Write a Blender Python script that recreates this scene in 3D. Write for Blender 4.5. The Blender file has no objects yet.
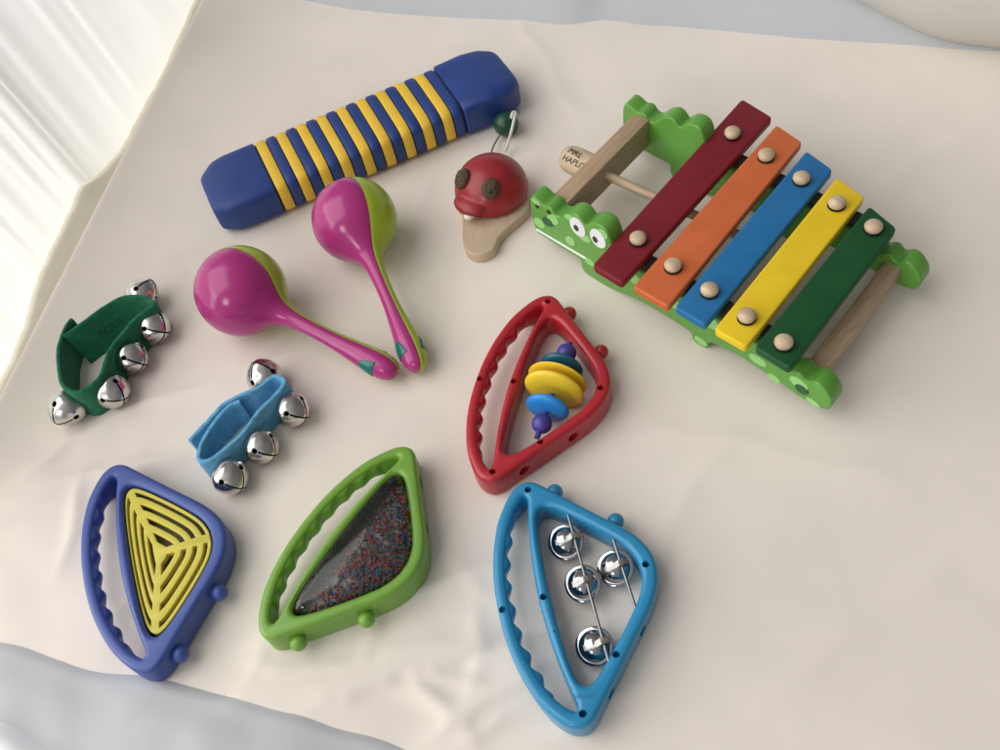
import bpy, bmesh, math, random
import numpy as np
from mathutils import Vector, Matrix, noise
random.seed(7)
scene = bpy.context.scene
COL = scene.collection
PI = math.pi

Z = Vector((0, 0, 1))
# ------------------------------------------------------------------ camera
F_PX, PITCH, ROLL, CAM_H = 970.0, math.radians(53.806), math.radians(-14.114), 0.486
CAM = Vector((0, 0, CAM_H))
fw = Vector((0, math.cos(PITCH), -math.sin(PITCH)))
rt0 = Vector((1, 0, 0)); up0 = rt0.cross(fw)
rt = math.cos(ROLL) * rt0 + math.sin(ROLL) * up0
up = -math.sin(ROLL) * rt0 + math.cos(ROLL) * up0
camd = bpy.data.cameras.new("camera"); camo = bpy.data.objects.new("camera", camd); COL.objects.link(camo)
camd.sensor_fit = 'HORIZONTAL'; camd.sensor_width = 36; camd.lens = F_PX / 1000 * 36
camd.clip_start = 0.01; camd.clip_end = 50
camo.matrix_world = Matrix(((rt.x, up.x, -fw.x, 0), (rt.y, up.y, -fw.y, 0), (rt.z, up.z, -fw.z, CAM_H), (0, 0, 0, 1)))
scene.camera = camo

def ray(px, py):
    return fw * F_PX + rt * (px - 500) - up * (py - 375)
def at(px, py, z=0.0):
    d = ray(px, py); return CAM + d * ((z - CAM_H) / d.z)
def ats(L, z): return [at(x, y, z) for x, y in L]

# ------------------------------------------------------------------ materials
def new_mat(name):
    m = bpy.data.materials.new(name); m.use_nodes = True
    nt = m.node_tree; b = nt.nodes["Principled BSDF"]
    return m, nt, b
def plain(name, col, rough=.35, metal=0.0, var=.06, vscale=60, bump=0.0, bscale=400, coat=0, sub=0, spec=.5, sheen=0):
    m, nt, b = new_mat(name)
    tc = nt.nodes.new("ShaderNodeTexCoord")
    n = nt.nodes.new("ShaderNodeTexNoise"); n.inputs["Scale"].default_value = vscale; n.inputs["Detail"].default_value = 5
    nt.links.new(tc.outputs["Object"], n.inputs["Vector"])
    r = nt.nodes.new("ShaderNodeValToRGB")
    lo = [max(0, c * (1 - var)) for c in col]; hi = [min(1, c * (1 + var)) for c in col]
    r.color_ramp.elements[0].color = (*lo, 1); r.color_ramp.elements[0].position = .3
    r.color_ramp.elements[1].color = (*hi, 1); r.color_ramp.elements[1].position = .7
    nt.links.new(n.outputs["Fac"], r.inputs["Fac"]); nt.links.new(r.outputs["Color"], b.inputs["Base Color"])
    mr = nt.nodes.new("ShaderNodeMapRange"); mr.inputs["From Min"].default_value = .25; mr.inputs["From Max"].default_value = .75; mr.inputs["To Min"].default_value = rough * .75; mr.inputs["To Max"].default_value = min(1, rough * 1.35)
    nt.links.new(n.outputs["Fac"], mr.inputs["Value"]); nt.links.new(mr.outputs["Result"], b.inputs["Roughness"])
    b.inputs["Metallic"].default_value = metal; b.inputs["Specular IOR Level"].default_value = spec
    b.inputs["Coat Weight"].default_value = coat; b.inputs["Coat Roughness"].default_value = .15
    if sheen: b.inputs["Sheen Weight"].default_value = sheen; b.inputs["Sheen Roughness"].default_value = .6
    if bump:
        n2 = nt.nodes.new("ShaderNodeTexNoise"); n2.inputs["Scale"].default_value = bscale; n2.inputs["Detail"].default_value = 6
        nt.links.new(tc.outputs["Object"], n2.inputs["Vector"])
        bp = nt.nodes.new("ShaderNodeBump"); bp.inputs["Strength"].default_value = bump; bp.inputs["Distance"].default_value = .0008
        nt.links.new(n2.outputs["Fac"], bp.inputs["Height"]); nt.links.new(bp.outputs["Normal"], b.inputs["Normal"])
    return m
def wood(name, c1, c2, direction, rough=.5, stretch=14):
    m, nt, b = new_mat(name)
    tc = nt.nodes.new("ShaderNodeTexCoord"); mp = nt.nodes.new("ShaderNodeMapping")
    d = Vector(direction); ang = math.atan2(d.y, d.x)
    mp.inputs["Rotation"].default_value = (0, 0, -ang)
    mp2 = nt.nodes.new("ShaderNodeMapping"); mp2.inputs["Scale"].default_value = (60, 60 * stretch, 60 * stretch)
    nt.links.new(tc.outputs["Object"], mp.inputs["Vector"]); nt.links.new(mp.outputs["Vector"], mp2.inputs["Vector"])
    n = nt.nodes.new("ShaderNodeTexNoise"); n.inputs["Scale"].default_value = 1; n.inputs["Detail"].default_value = 6
    nt.links.new(mp2.outputs["Vector"], n.inputs["Vector"])
    r = nt.nodes.new("ShaderNodeValToRGB"); r.color_ramp.elements[0].color = (*c1, 1); r.color_ramp.elements[0].position = .32
    r.color_ramp.elements[1].color = (*c2, 1); r.color_ramp.elements[1].position = .68
    nt.links.new(n.outputs["Fac"], r.inputs["Fac"]); nt.links.new(r.outputs["Color"], b.inputs["Base Color"])
    b.inputs["Roughness"].default_value = rough
    bp = nt.nodes.new("ShaderNodeBump"); bp.inputs["Strength"].default_value = .15; bp.inputs["Distance"].default_value = .0004
    nt.links.new(n.outputs["Fac"], bp.inputs["Height"]); nt.links.new(bp.outputs["Normal"], b.inputs["Normal"])
    return m
def cloth_mat(name, col, weave=2500, transl=0.0, rough=.85, blotch=.05):
    m, nt, b = new_mat(name)
    tc = nt.nodes.new("ShaderNodeTexCoord")
    n = nt.nodes.new("ShaderNodeTexNoise"); n.inputs["Scale"].default_value = 9; n.inputs["Detail"].default_value = 4
    nt.links.new(tc.outputs["Object"], n.inputs["Vector"])
    r = nt.nodes.new("ShaderNodeValToRGB")
    r.color_ramp.elements[0].color = (*[c * (1 - blotch) for c in col], 1); r.color_ramp.elements[0].position = .3
    r.color_ramp.elements[1].color = (*[min(1, c * (1 + blotch)) for c in col], 1); r.color_ramp.elements[1].position = .7
    nt.links.new(n.outputs["Fac"], r.inputs["Fac"]); nt.links.new(r.outputs["Color"], b.inputs["Base Color"])
    b.inputs["Roughness"].default_value = rough; b.inputs["Specular IOR Level"].default_value = .15
    n2 = nt.nodes.new("ShaderNodeTexNoise"); n2.inputs["Scale"].default_value = weave; n2.inputs["Detail"].default_value = 2
    n3 = nt.nodes.new("ShaderNodeTexNoise"); n3.inputs["Scale"].default_value = 30; n3.inputs["Distortion"].default_value = .2; n3.inputs["Detail"].default_value = 5
    nt.links.new(tc.outputs["Object"], n2.inputs["Vector"]); nt.links.new(tc.outputs["Object"], n3.inputs["Vector"])
    b1 = nt.nodes.new("ShaderNodeBump"); b1.inputs["Strength"].default_value = .12; b1.inputs["Distance"].default_value = .0004
    b2 = nt.nodes.new("ShaderNodeBump"); b2.inputs["Strength"].default_value = .20; b2.inputs["Distance"].default_value = .0022
    nt.links.new(n2.outputs["Fac"], b1.inputs["Height"]); nt.links.new(n3.outputs["Fac"], b2.inputs["Height"])
    nt.links.new(b1.outputs["Normal"], b2.inputs["Normal"]); nt.links.new(b2.outputs["Normal"], b.inputs["Normal"])
    if transl:
        t = nt.nodes.new("ShaderNodeBsdfTranslucent"); t.inputs["Color"].default_value = (*col, 1)
        mx = nt.nodes.new("ShaderNodeMixShader"); mx.inputs[0].default_value = transl
        nt.links.new(b.outputs[0], mx.inputs[1]); nt.links.new(t.outputs[0], mx.inputs[2])
        nt.links.new(mx.outputs[0], nt.nodes["Material Output"].inputs["Surface"])
    return m
def clear_mat(name):
    m, nt, b = new_mat(name); nt.nodes.remove(b)
    tr = nt.nodes.new("ShaderNodeBsdfTransparent"); tr.inputs["Color"].default_value = (.86, .88, .87, 1)
    gl = nt.nodes.new("ShaderNodeBsdfGlossy"); gl.inputs["Roughness"].default_value = .06
    fr = nt.nodes.new("ShaderNodeFresnel"); fr.inputs["IOR"].default_value = 1.55
    tc = nt.nodes.new("ShaderNodeTexCoord"); n = nt.nodes.new("ShaderNodeTexNoise"); n.inputs["Scale"].default_value = 60
    nt.links.new(tc.outputs["Object"], n.inputs["Vector"])
    bp = nt.nodes.new("ShaderNodeBump"); bp.inputs["Strength"].default_value = .05; bp.inputs["Distance"].default_value = .001
    nt.links.new(n.outputs["Fac"], bp.inputs["Height"]); nt.links.new(bp.outputs["Normal"], gl.inputs["Normal"])
    mx = nt.nodes.new("ShaderNodeMixShader")
    nt.links.new(fr.outputs[0], mx.inputs[0]); nt.links.new(tr.outputs[0], mx.inputs[1]); nt.links.new(gl.outputs[0], mx.inputs[2])
    nt.links.new(mx.outputs[0], nt.nodes["Material Output"].inputs["Surface"])
    return m

M = dict(
    red_plastic=plain("red_plastic", (.42, .018, .028), .26, var=.04),
    cyan_plastic=plain("cyan_plastic", (.02, .24, .46), .26, var=.04),
    green_plastic=plain("green_plastic", (.17, .36, .045), .28, var=.04),
    blue_plastic=plain("blue_plastic", (.045, .085, .32), .38, var=.05, bump=.08, bscale=900),
    yellow_plastic=plain("yellow_plastic", (.62, .54, .06), .4, var=.05),
    dark_hole=plain("dark_hole", (.012, .012, .014), .6),
    magenta=plain("magenta_plastic", (.40, .030, .19), .2, var=.04),
    lime=plain("lime_plastic", (.38, .50, .03), .22, var=.05),
    teal=plain("teal_plastic", (.005, .13, .11), .2, var=.2),
    guiro_blue=plain("guiro_blue", (.012, .044, .215), .45, var=.08, bump=.12, bscale=1500),
    guiro_yellow=plain("guiro_yellow", (.84, .54, .045), .5, var=.06, bump=.15, bscale=1500),
    guiro_dark=plain("guiro_groove", (.008, .012, .04), .7),
    felt_green=plain("green_felt", (.010, .165, .078), .95, var=.25, vscale=250, bump=.7, bscale=1500, sheen=.15, spec=.1),
    felt_blue=plain("blue_felt", (.14, .42, .66), .95, var=.18, vscale=250, bump=.7, bscale=1500, sheen=.15, spec=.1),
    nickel=plain("nickel", (.66, .63, .60), .20, metal=1, var=.05, bump=.06, bscale=160),
    chrome=plain("chrome", (.42, .43, .45), .06, metal=1, var=.03),
    steel=plain("steel_rod", (.30, .30, .30), .35, metal=1),
    castanet_red=plain("castanet_red", (.30, .015, .02), .33, var=.1, vscale=90, bump=.05),
    brown_felt=plain("brown_felt", (.085, .052, .028), .9, var=.5, vscale=260, bump=.5, bscale=900),
    tooth=plain("white_paint", (.80, .74, .66), .4),
    white=plain("eye_white", (.82, .85, .86), .35),
    black=plain("black_paint", (.012, .012, .013), .4),
    bead_green=plain("bead_green", (.006, .06, .028), .35, var=.2),
    cord_white=plain("white_cord", (.74, .71, .64), .8, bump=.4, bscale=1500),
    cord_grey=plain("grey_cord", (.22, .19, .17), .8, bump=.4, bscale=1500),
    croc_green=plain("crocodile_green", (.12, .33, .05), .36, var=.07, vscale=40, bump=.05),
    croc_spot=plain("pale_green_spot", (.30, .62, .20), .4, var=.06),
    croc_dark=plain("dark_green_screw", (.025, .10, .03), .5),
    bar_red=plain("bar_red", (.20, .012, .022), .48, var=.05, bump=.03, spec=.3),
    bar_orange=plain("bar_orange", (.60, .14, .045), .48, var=.05, bump=.03, spec=.3),
    bar_blue=plain("bar_blue", (.018, .155, .37), .48, var=.05, bump=.03, spec=.3),
    bar_yellow=plain("bar_yellow", (.80, .56, .02), .48, var=.05, bump=.03, spec=.3),
    bar_green=plain("bar_green", (.008, .075, .022), .48, var=.05, bump=.03, spec=.3),
    felt_black=plain("black_felt", (.012, .012, .010), .95, var=.3, bump=.4),
    purple_bead=plain("violet_bead", (.055, .045, .27), .35),
    teal_disc=plain("dark_teal_disc", (.008, .10, .17), .32),
    yellow_disc=plain("yellow_disc", (.84, .58, .035), .3),
    blue_disc=plain("bright_blue_disc", (.02, .24, .66), .3),
    sheet=cloth_mat("cream_tablecloth", (.81, .738, .668)),
    bluish=cloth_mat("bluish_white_sheet", (.52, .54, .56)),
    greyblue=cloth_mat("grey_blue_sheet", (.53, .54, .55)),
    whitecloth=cloth_mat("white_cloth", (.86, .87, .90)),
    greige=cloth_mat("grey_beige_sheet", (.62, .60, .56)),
    curtain=cloth_mat("white_curtain", (.92, .915, .90), transl=.6),
    sill=plain("cream_sill", (.66, .62, .50), .5, var=.05),
    clear=clear_mat("clear_plastic"),
    shaker_floor=plain("dark_grey_tray", (.36, .375, .36), .5),
    grey_tray=plain("grey_tray", (.20, .18, .15), .7, var=.4, vscale=120),
    ink=plain("black_ink", (.02, .018, .015), .6),
    crumb=plain("crumb", (.05, .04, .03), .8),
)
# many small coloured grains in one material
def grain_mat():
    m, nt, b = new_mat("coloured_grains")
    g = nt.nodes.new("ShaderNodeNewGeometry"); r = nt.nodes.new("ShaderNodeValToRGB"); cr = r.color_ramp; cr.interpolation = 'CONSTANT'
    cols = [(.46, .07, .06), (.08, .12, .32), (.42, .06, .08), (.08, .24, .22), (.12, .20, .14), (.48, .12, .08)]
    cr.elements[0].color = (*cols[0], 1); cr.elements[1].position = 1 / 6; cr.elements[1].color = (*cols[1], 1)
    for i in range(2, 6):
        e = cr.elements.new(i / 6); e.color = (*cols[i], 1)
    nt.links.new(g.outputs["Random Per Island"], r.inputs["Fac"]); nt.links.new(r.outputs["Color"], b.inputs["Base Color"])
    b.inputs["Roughness"].default_value = .4
    return m
M['grains'] = grain_mat()
WOOD_DIR = {}

# ------------------------------------------------------------------ object helpers
def tag(o, label=None, cat=None, group=None, kind=None):
    if label: o["label"] = label
    if cat: o["category"] = cat
    if group: o["group"] = group
    if kind: o["kind"] = kind
    return o
def thing(name, label, cat, loc, group=None):
    o = bpy.data.objects.new(name, None); o.empty_display_size = .01; COL.objects.link(o)
    o.location = loc; o["_base"] = list(loc)
    return tag(o, label, cat, group)
def root_of(o):
    while o.parent: o = o.parent
    return o
def finish(me, smooth=True, angle=38):
    if smooth:
        me.polygons.foreach_set("use_smooth", [True] * len(me.polygons))
        me.set_sharp_from_angle(angle=math.radians(angle))
    me.update()
def put(name, me, mat, parent=None, smooth=True, angle=38, local=False):
    """link a mesh whose vertices are in world coordinates (local=True: relative to the thing's base)"""
    if isinstance(me, bmesh.types.BMesh):
        b = me; me = bpy.data.meshes.new(name)
        b.to_mesh(me); b.free()
    mats = mat if isinstance(mat, (list, tuple)) else [mat]
    if not len(me.materials):
        for x in mats: me.materials.append(x)
    finish(me, smooth, angle)
    o = bpy.data.objects.new(name, me); COL.objects.link(o)
    if parent is not None:
        o.parent = parent
        if not local:
            r = root_of(parent); me.transform(Matrix.Translation(-Vector(r["_base"])))
    me.name = name
    return o
def BM(): return bmesh.new()
def add_sphere(bm, c, r, sx=1, sy=1, sz=1, u=24, v=16, rot=None):
    mt = Matrix.Translation(Vector(c)) @ (rot.to_4x4() if rot else Matrix.Identity(4)) @ Matrix.Diagonal((r * sx, r * sy, r * sz, 1))
    return bmesh.ops.create_uvsphere(bm, u_segments=u, v_segments=v, radius=1, matrix=mt)['verts']
def axis_rot(d):
    d = Vector(d).normalized(); return d.to_track_quat('Z', 'Y').to_matrix()
def add_cyl(bm, a, b, r, r2=None, n=24):
    a = Vector(a); b = Vector(b); d = b - a
    mt = Matrix.Translation((a + b) / 2) @ axis_rot(d).to_4x4()
    return bmesh.ops.create_cone(bm, cap_ends=True, segments=n, radius1=r, radius2=r if r2 is None else r2, depth=d.length, matrix=mt)['verts']
def add_lathe(bm, o, d, prof, n=32):
    """prof: (distance along d, radius) list; closed at ends where radius is 0"""
    o = Vector(o); R = axis_rot(d); rings = []
    for t, r in prof:
        if r < 1e-6: rings.append([bm.verts.new(o + R @ Vector((0, 0, t)))])
        else: rings.append([bm.verts.new(o + R @ Vector((r * math.cos(2 * PI * k / n), r * math.sin(2 * PI * k / n), t))) for k in range(n)])
    for A, B in zip(rings, rings[1:]):
        for k in range(n):
            k2 = (k + 1) % n
            if len(A) == 1 and len(B) == 1: continue
            if len(A) == 1: bm.faces.new((A[0], B[k2], B[k])) if False else bm.faces.new((A[0], B[k], B[k2]))
            elif len(B) == 1: bm.faces.new((A[k], B[0], A[k2]))
            else: bm.faces.new((A[k], B[k], B[k2], A[k2]))
    bmesh.ops.recalc_face_normals(bm, faces=bm.faces)
def catmull(P, n=6, closed=True):
    P = [Vector(p) for p in P]; out = []; N = len(P)
    for i in range(N if closed else N - 1):
        if closed: p0, p1, p2, p3 = P[i - 1], P[i], P[(i + 1) % N], P[(i + 2) % N]
        else: p0, p1, p2, p3 = P[max(0, i - 1)], P[i], P[i + 1], P[min(N - 1, i + 2)]
        for k in range(n):
            t = k / n
            out.append(.5 * ((2 * p1) + (p2 - p0) * t + (2 * p0 - 5 * p1 + 4 * p2 - p3) * t * t + (3 * p1 - p0 - 3 * p2 + p3) * t ** 3))
    if not closed: out.append(P[-1].copy())
    return out
def add_tube(bm, P, r, n=12, closed=False):
    P = [Vector(p) for p in P]; N = len(P); rings = []
    prev = None
    for i, p in enumerate(P):
        a = P[i - 1] if (i > 0 or closed) else P[i]; b = P[(i + 1) % N] if (i < N - 1 or closed) else P[i]
        t = (b - a).normalized()
        u = Vector((0, 0, 1)) if prev is None else prev
        if abs(u.dot(t)) > .97: u = Vector((1, 0, 0))
        u = (u - t * u.dot(t)).normalized(); prev = u; w = t.cross(u)
        rr = r[i] if isinstance(r, (list, tuple)) else r
        rings.append([bm.verts.new(p + rr * (math.cos(2 * PI * k / n) * u + math.sin(2 * PI * k / n) * w)) for k in range(n)])
    for i in range(N if closed else N - 1):
        A, B = rings[i], rings[(i + 1) % N]
        for k in range(n): bm.faces.new((A[k], A[(k + 1) % n], B[(k + 1) % n], B[k]))
    if not closed:
        bm.faces.new(rings[0][::-1]); bm.faces.new(rings[-1])
    bmesh.ops.recalc_face_normals(bm, faces=bm.faces)
def eval_mesh(o):
    dg = bpy.context.evaluated_depsgraph_get()
    return bpy.data.meshes.new_from_object(o.evaluated_get(dg), preserve_all_data_layers=False, depsgraph=dg)
def plate(loops, z0, z1, bevel=.002, res=3, mat3=None):
    """flat body with holes and rounded edges: 2D loops (first outer, others holes), from z0 to z1"""
    K = 1000.0; z0 *= K; z1 *= K; bevel *= K   # work in millimetres, then scale back
    cu = bpy.data.curves.new("tmp", 'CURVE'); cu.dimensions = '2D'; cu.fill_mode = 'BOTH'
    for L in loops:
        s = cu.splines.new('POLY'); s.points.add(len(L) - 1)
        for p, q in zip(s.points, L): p.co = (q[0] * K, q[1] * K, 0, 1)
        s.use_cyclic_u = True
    cu.extrude = (z1 - z0) / 2 - bevel; cu.bevel_depth = bevel; cu.bevel_resolution = res; cu.offset = -bevel
    o = bpy.data.objects.new("tmp", cu); COL.objects.link(o)
    me = eval_mesh(o); bpy.data.objects.remove(o); bpy.data.curves.remove(cu)
    me.materials.clear()
    me.transform(Matrix.Translation((0, 0, (z0 + z1) / 2)))
    b = bmesh.new(); b.from_mesh(me); bmesh.ops.remove_doubles(b, verts=b.verts, dist=1e-3)
    b.transform(Matrix.Scale(1 / K, 4))
    bmesh.ops.recalc_face_normals(b, faces=b.faces)
    if mat3: b.transform(mat3)
    b.to_mesh(me); b.free()
    return me
def apply_mods(me, fn):
    o = bpy.data.objects.new("tmp", me); COL.objects.link(o); fn(o)
    r = eval_mesh(o); bpy.data.objects.remove(o); r.materials.clear(); return r
def cut(me, cutter_bm):
    cm = bpy.data.meshes.new("cut"); cutter_bm.to_mesh(cm); cutter_bm.free()
    cm.transform(Matrix.Scale(1000, 4)); me.transform(Matrix.Scale(1000, 4))
    co = bpy.data.objects.new("cut", cm); COL.objects.link(co)
    def fn(o):
        m = o.modifiers.new("b", 'BOOLEAN'); m.operation = 'DIFFERENCE'; m.object = co; m.solver = 'EXACT'; m.use_self = True
    r = apply_mods(me, fn); bpy.data.objects.remove(co); r.transform(Matrix.Scale(.001, 4)); return r
def to_bm(me):
    b = bmesh.new(); b.from_mesh(me); return b
def text_mesh(s, size):
    cu = bpy.data.curves.new("t", 'FONT'); cu.body = s; cu.size = size * 1000; cu.align_x = 'CENTER'; cu.align_y = 'CENTER'; cu.resolution_u = 3
    o = bpy.data.objects.new("t", cu); COL.objects.link(o); me = eval_mesh(o); bpy.data.objects.remove(o); me.materials.clear(); me.transform(Matrix.Scale(.001, 4)); return me

# ------------------------------------------------------------------ the setting: cloths, curtain, sill
def smooth(a, b, x):
    t = max(0, min(1, (x - a) / (b - a))); return t * t * (3 - 2 * t)
# table frame: left edge line and far edge line (world)
EL0, EL1 = at(205, 0), at(0, 405)           # left edge
el = (EL0 - EL1).normalized()               # pointing away along left edge
er = Vector((el.y, -el.x, 0))               # pointing right, across the table
FE0, FE1 = at(300, 12), at(1000, 62)        # far boundary
fd = (FE1 - FE0).normalized(); fnrm = Vector((-fd.y, fd.x, 0))
FR0, FR1 = at(0, 645), at(330, 722)         # front fold
frd = (FR1 - FR0).normalized(); frn = Vector((frd.y, -frd.x, 0))   # pointing to the viewer

CREASES = [  # (pixel a, pixel b, height, width)
    ((0, 500), (250, 440), .0016, .010), ((60, 440), (300, 350), .0012, .012), ((250, 640), (520, 560), .0014, .010),
    ((230, 700), (500, 640), .0022, .012), ((380, 690), (620, 600), -.0015, .012), ((420, 740), (560, 660), .0018, .010), ((470, 700), (480, 600), .0010, .008),
    ((350, 690), (365, 640), .0012, .006), ((100, 180), (220, 140), .0008, .012), ((640, 560), (740, 430), .0012, .03), ((860, 200), (990, 120), .001, .03),
    ((520, 20), (580, 120), .0012, .02), ((690, 90), (560, 180), .001, .02), ((410, 660), (470, 745), .0016, .007), ((540, 735), (640, 690), .0016, .010),
    ((60, 560), (85, 480), .0014, .008), ((20, 480), (70, 440), .0012, .009), ((255, 660), (420, 690), .0012, .007), ((300, 700), (560, 640), .0016, .008), ((455, 560), (500, 600), .0010, .006), ((395, 650), (480, 690), .0014, .006), ((440, 745), (520, 715), .0016, .006), ((250, 300), (190, 250), .0008, .02), ((430, 180), (400, 300), .0009, .02), ((640, 420), (900, 480), .0008, .03), ((760, 700), (960, 560), .0008, .03),
    ((120, 610), (160, 560), .0012, .008), ((300, 580), (240, 690), .001, .012)]
CR = [(at(*a), at(*b), h, w) for a, b, h, w in CREASES]
def sheet_z(p):
    rough = .30 + .70 * smooth(.10, -.12, p.x + .25 * (p.y - .15)) * smooth(.75, .35, p.y)   # pulled smooth on the right, rumpled near left
    z = rough * (.0013 * noise.noise(Vector((p.x * 11, p.y * 11, 0))) + .0007 * noise.noise(Vector((p.x * 38 + p.y * 16, p.y * 30 - p.x * 10, 3)))) + .0006 * noise.noise(Vector((p.x * 5, p.y * 7, 9)))
    for a, b, h, w in CR:
        d = b - a; L = d.length; d = d / L; q = p - a; t = q.dot(d); off = q.dot(Vector((-d.y, d.x, 0))) + .006 * noise.noise(Vector((t * 25, h * 900, 0)))
        if -0.02 < t < L + .02 and abs(off) < 3 * w:
            z += h * rough ** .5 * (1.2 * math.exp(-(off / w) ** 2 * 2) + .9 * math.exp(-(off / (w * .28)) ** 2 * 2)) * smooth(-.02, .03, t) * smooth(L + .02, L - .03, t)
    return min(z, .0030) - .0006
def build_tablecloth():
    bm = BM(); nu, nv = 380, 420
    grid = []
    for j in range(nv + 1):
        row = []
        for i in range(nu + 1):
            a = -.085 + (1.15) * i / nu            # across, from the left edge
            c = -.62 + 1.32 * j / nv               # along el, from EL1
            aa = max(a, 0.0); drop = 0.0
            if a < 0:                              # hangs over the left edge
                drop = -a; aa = 0
            p = EL1 + er * aa + el * c; p.z = 0
            z = sheet_z(p) * smooth(-.01, .03, a)
            r = .006
            if drop > 0:
                th = min(drop / r, PI / 2)
                p = p - er * (r * math.sin(th)); z -= r * (1 - math.cos(th)) + max(0, drop - r * PI / 2)
            p.z = z
            row.append(bm.verts.new(p))
        grid.append(row)
    for j in range(nv):
        for i in range(nu):
            bm.faces.new((grid[j][i], grid[j][i + 1], grid[j + 1][i + 1], grid[j + 1][i]))
    bmesh.ops.recalc_face_normals(bm, faces=bm.faces)
    return bm
tc_o = put("tablecloth", build_tablecloth(), M['sheet'], angle=80)
tag(tc_o, "cream white cloth spread flat under all the toys", "tablecloth")
sm = tc_o.modifiers.new("thickness", 'SOLIDIFY'); sm.thickness = .0008; sm.offset = -1

def sheet_strip(path, height_fn, name, mat, nv=60):
    """cloth surface from a ground path and a function (i, t) -> offset vector"""
    bm = BM(); rows = []
    for j in range(nv + 1):
        t = j / nv
        rows.append([bm.verts.new(p + height_fn(k, p, t)) for k, p in enumerate(path)])
    for A, B in zip(rows, rows[1:]):
        for k in range(len(path) - 1): bm.faces.new((A[k], A[k + 1], B[k + 1], B[k]))
    bmesh.ops.recalc_face_normals(bm, faces=bm.faces)
    return put(name, bm, mat, angle=80)
def laid_sheet(edge_px, far_px, name, mat, lift, label, n=90, m=50):
    A = catmull([at(x, y) for x, y in edge_px], 12, False); B = catmull([at(x, y) for x, y in far_px], 12, False)
    def pick(L, t):
        f = t * (len(L) - 1); i = min(len(L) - 2, int(f)); return L[i].lerp(L[i + 1], f - i)
    bm = BM(); g = []
    for j in range(m + 1):
        row = []
        for i in range(n + 1):
            a = pick(A, i / n); b = pick(B, i / n); a = a + (b - a).normalized() * .004 * noise.noise(Vector((a.x * 22, a.y * 22, 6))); t = j / m; p = a.lerp(b, t); d = (p - a).length
            p.z = sheet_z(p) + .0004 + lift(p, d, i / n)
            row.append(bm.verts.new(p))
        g.append(row)
    for r0, r1 in zip(g, g[1:]):
        for i in range(n): bm.faces.new((r0[i], r0[i + 1], r1[i + 1], r1[i]))
    bmesh.ops.recalc_face_normals(bm, faces=bm.faces)
    for f in bm.faces:
        if f.normal.z < 0: f.normal_flip()
    o = put(name, bm, mat, angle=80)
    tag(o, label, "sheet"); return o
def lift_grey(p, d, t):
    return -.0022 + .0045 * smooth(0, .012, d) + smooth(.004, .03, d) * (.0045 * noise.noise(Vector((p.x * 12, p.y * 16, 2))) + .0008 * noise.noise(Vector((p.x * 45, p.y * 45, 8)))) + .0016 * smooth(0, .03, d)
def lift_white(p, d, t):
    return -.004 + .016 * smooth(0, .025, d) + .004 * noise.noise(Vector((p.x * 14, p.y * 14, 4)))
laid_sheet([(-90, 622), (-30, 628), (20, 637), (70, 651), (120, 660), (165, 668), (205, 677), (240, 690), (275, 701), (310, 705), (345, 716), (385, 728), (420, 744), (450, 770), (490, 815), (560, 890), (680, 1000)],
           [(-180, 900), (-100, 960), (0, 1000), (80, 1030), (160, 1050), (260, 1080), (360, 1100), (480, 1120), (640, 1130)], "folded_sheet", M['greyblue'], lift_grey, "pale grey blue sheet folded over the near left corner of the cream cloth", 130, 70)
laid_sheet([(-120, 660), (-60, 672), (-10, 688), (25, 702), (55, 720), (80, 738), (110, 765)], [(-170, 800), (-100, 830), (-40, 840), (20, 850), (80, 850)], "white_cloth", M['whitecloth'], lift_white, "white cloth corner at the lower left over the grey blue sheet", 50, 30)
# bluish sheet falling onto the far edge of the table
farpx = [(215, -40), (240, -22), (262, -6), (285, 6), (345, 19), (420, 26), (500, 31), (560, 37), (600, 32), (640, 37), (700, 42), (780, 49), (860, 54), (930, 59), (1000, 64), (1080, 68), (1180, 74)]
path = catmull([at(x, y, -.003) for x, y in farpx], 10, closed=False)
def rise(k, p, t):
    s = t * .42
    w = noise.noise(Vector((k * .045, t * 2.2, 2.0))) * .016 * t ** .6 + .009 * math.sin(k * .16 + 3 * t) * t ** .7
    back = .26 * t ** .75 + w
    return fnrm * back + Vector((0, 0, .012 * math.sin(min(1, t * 9) * PI / 2) + .22 * t ** 1.35 + w * .6))
bs = sheet_strip(path, rise, "bed_sheet", M['bluish'])
tag(bs, "bluish white sheet rising along the far edge of the cream cloth", "sheet")
# grey-beige bolster of cloth above it, upper right
bm = BM()
P0 = at(770, -14, .05); P1 = at(1100, 14, .05)
ax = (P1 - P0).normalized()
pts = [P0 + ax * (s * .035) + fnrm * (.064 + .004 * math.sin(s * .6)) for s in range(0, 14)]
NP_ = len(pts) * 4 - 3
add_tube(bm, catmull(pts, 4, False), [.062 * smooth(-6, 16, i) + .003 for i in range(NP_)], n=48)
for v in bm.verts: v.co += Z * .004 * noise.noise(v.co * 14) + Z * .0015 * noise.noise(Vector((v.co.x * 20, v.co.y * 60, v.co.z * 60)))
bo = put("rolled_cloth", bm, M['greige'], angle=80)
tag(bo, "grey beige rolled cloth lying on the bluish sheet in the upper right corner", "rolled cloth")

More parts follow.
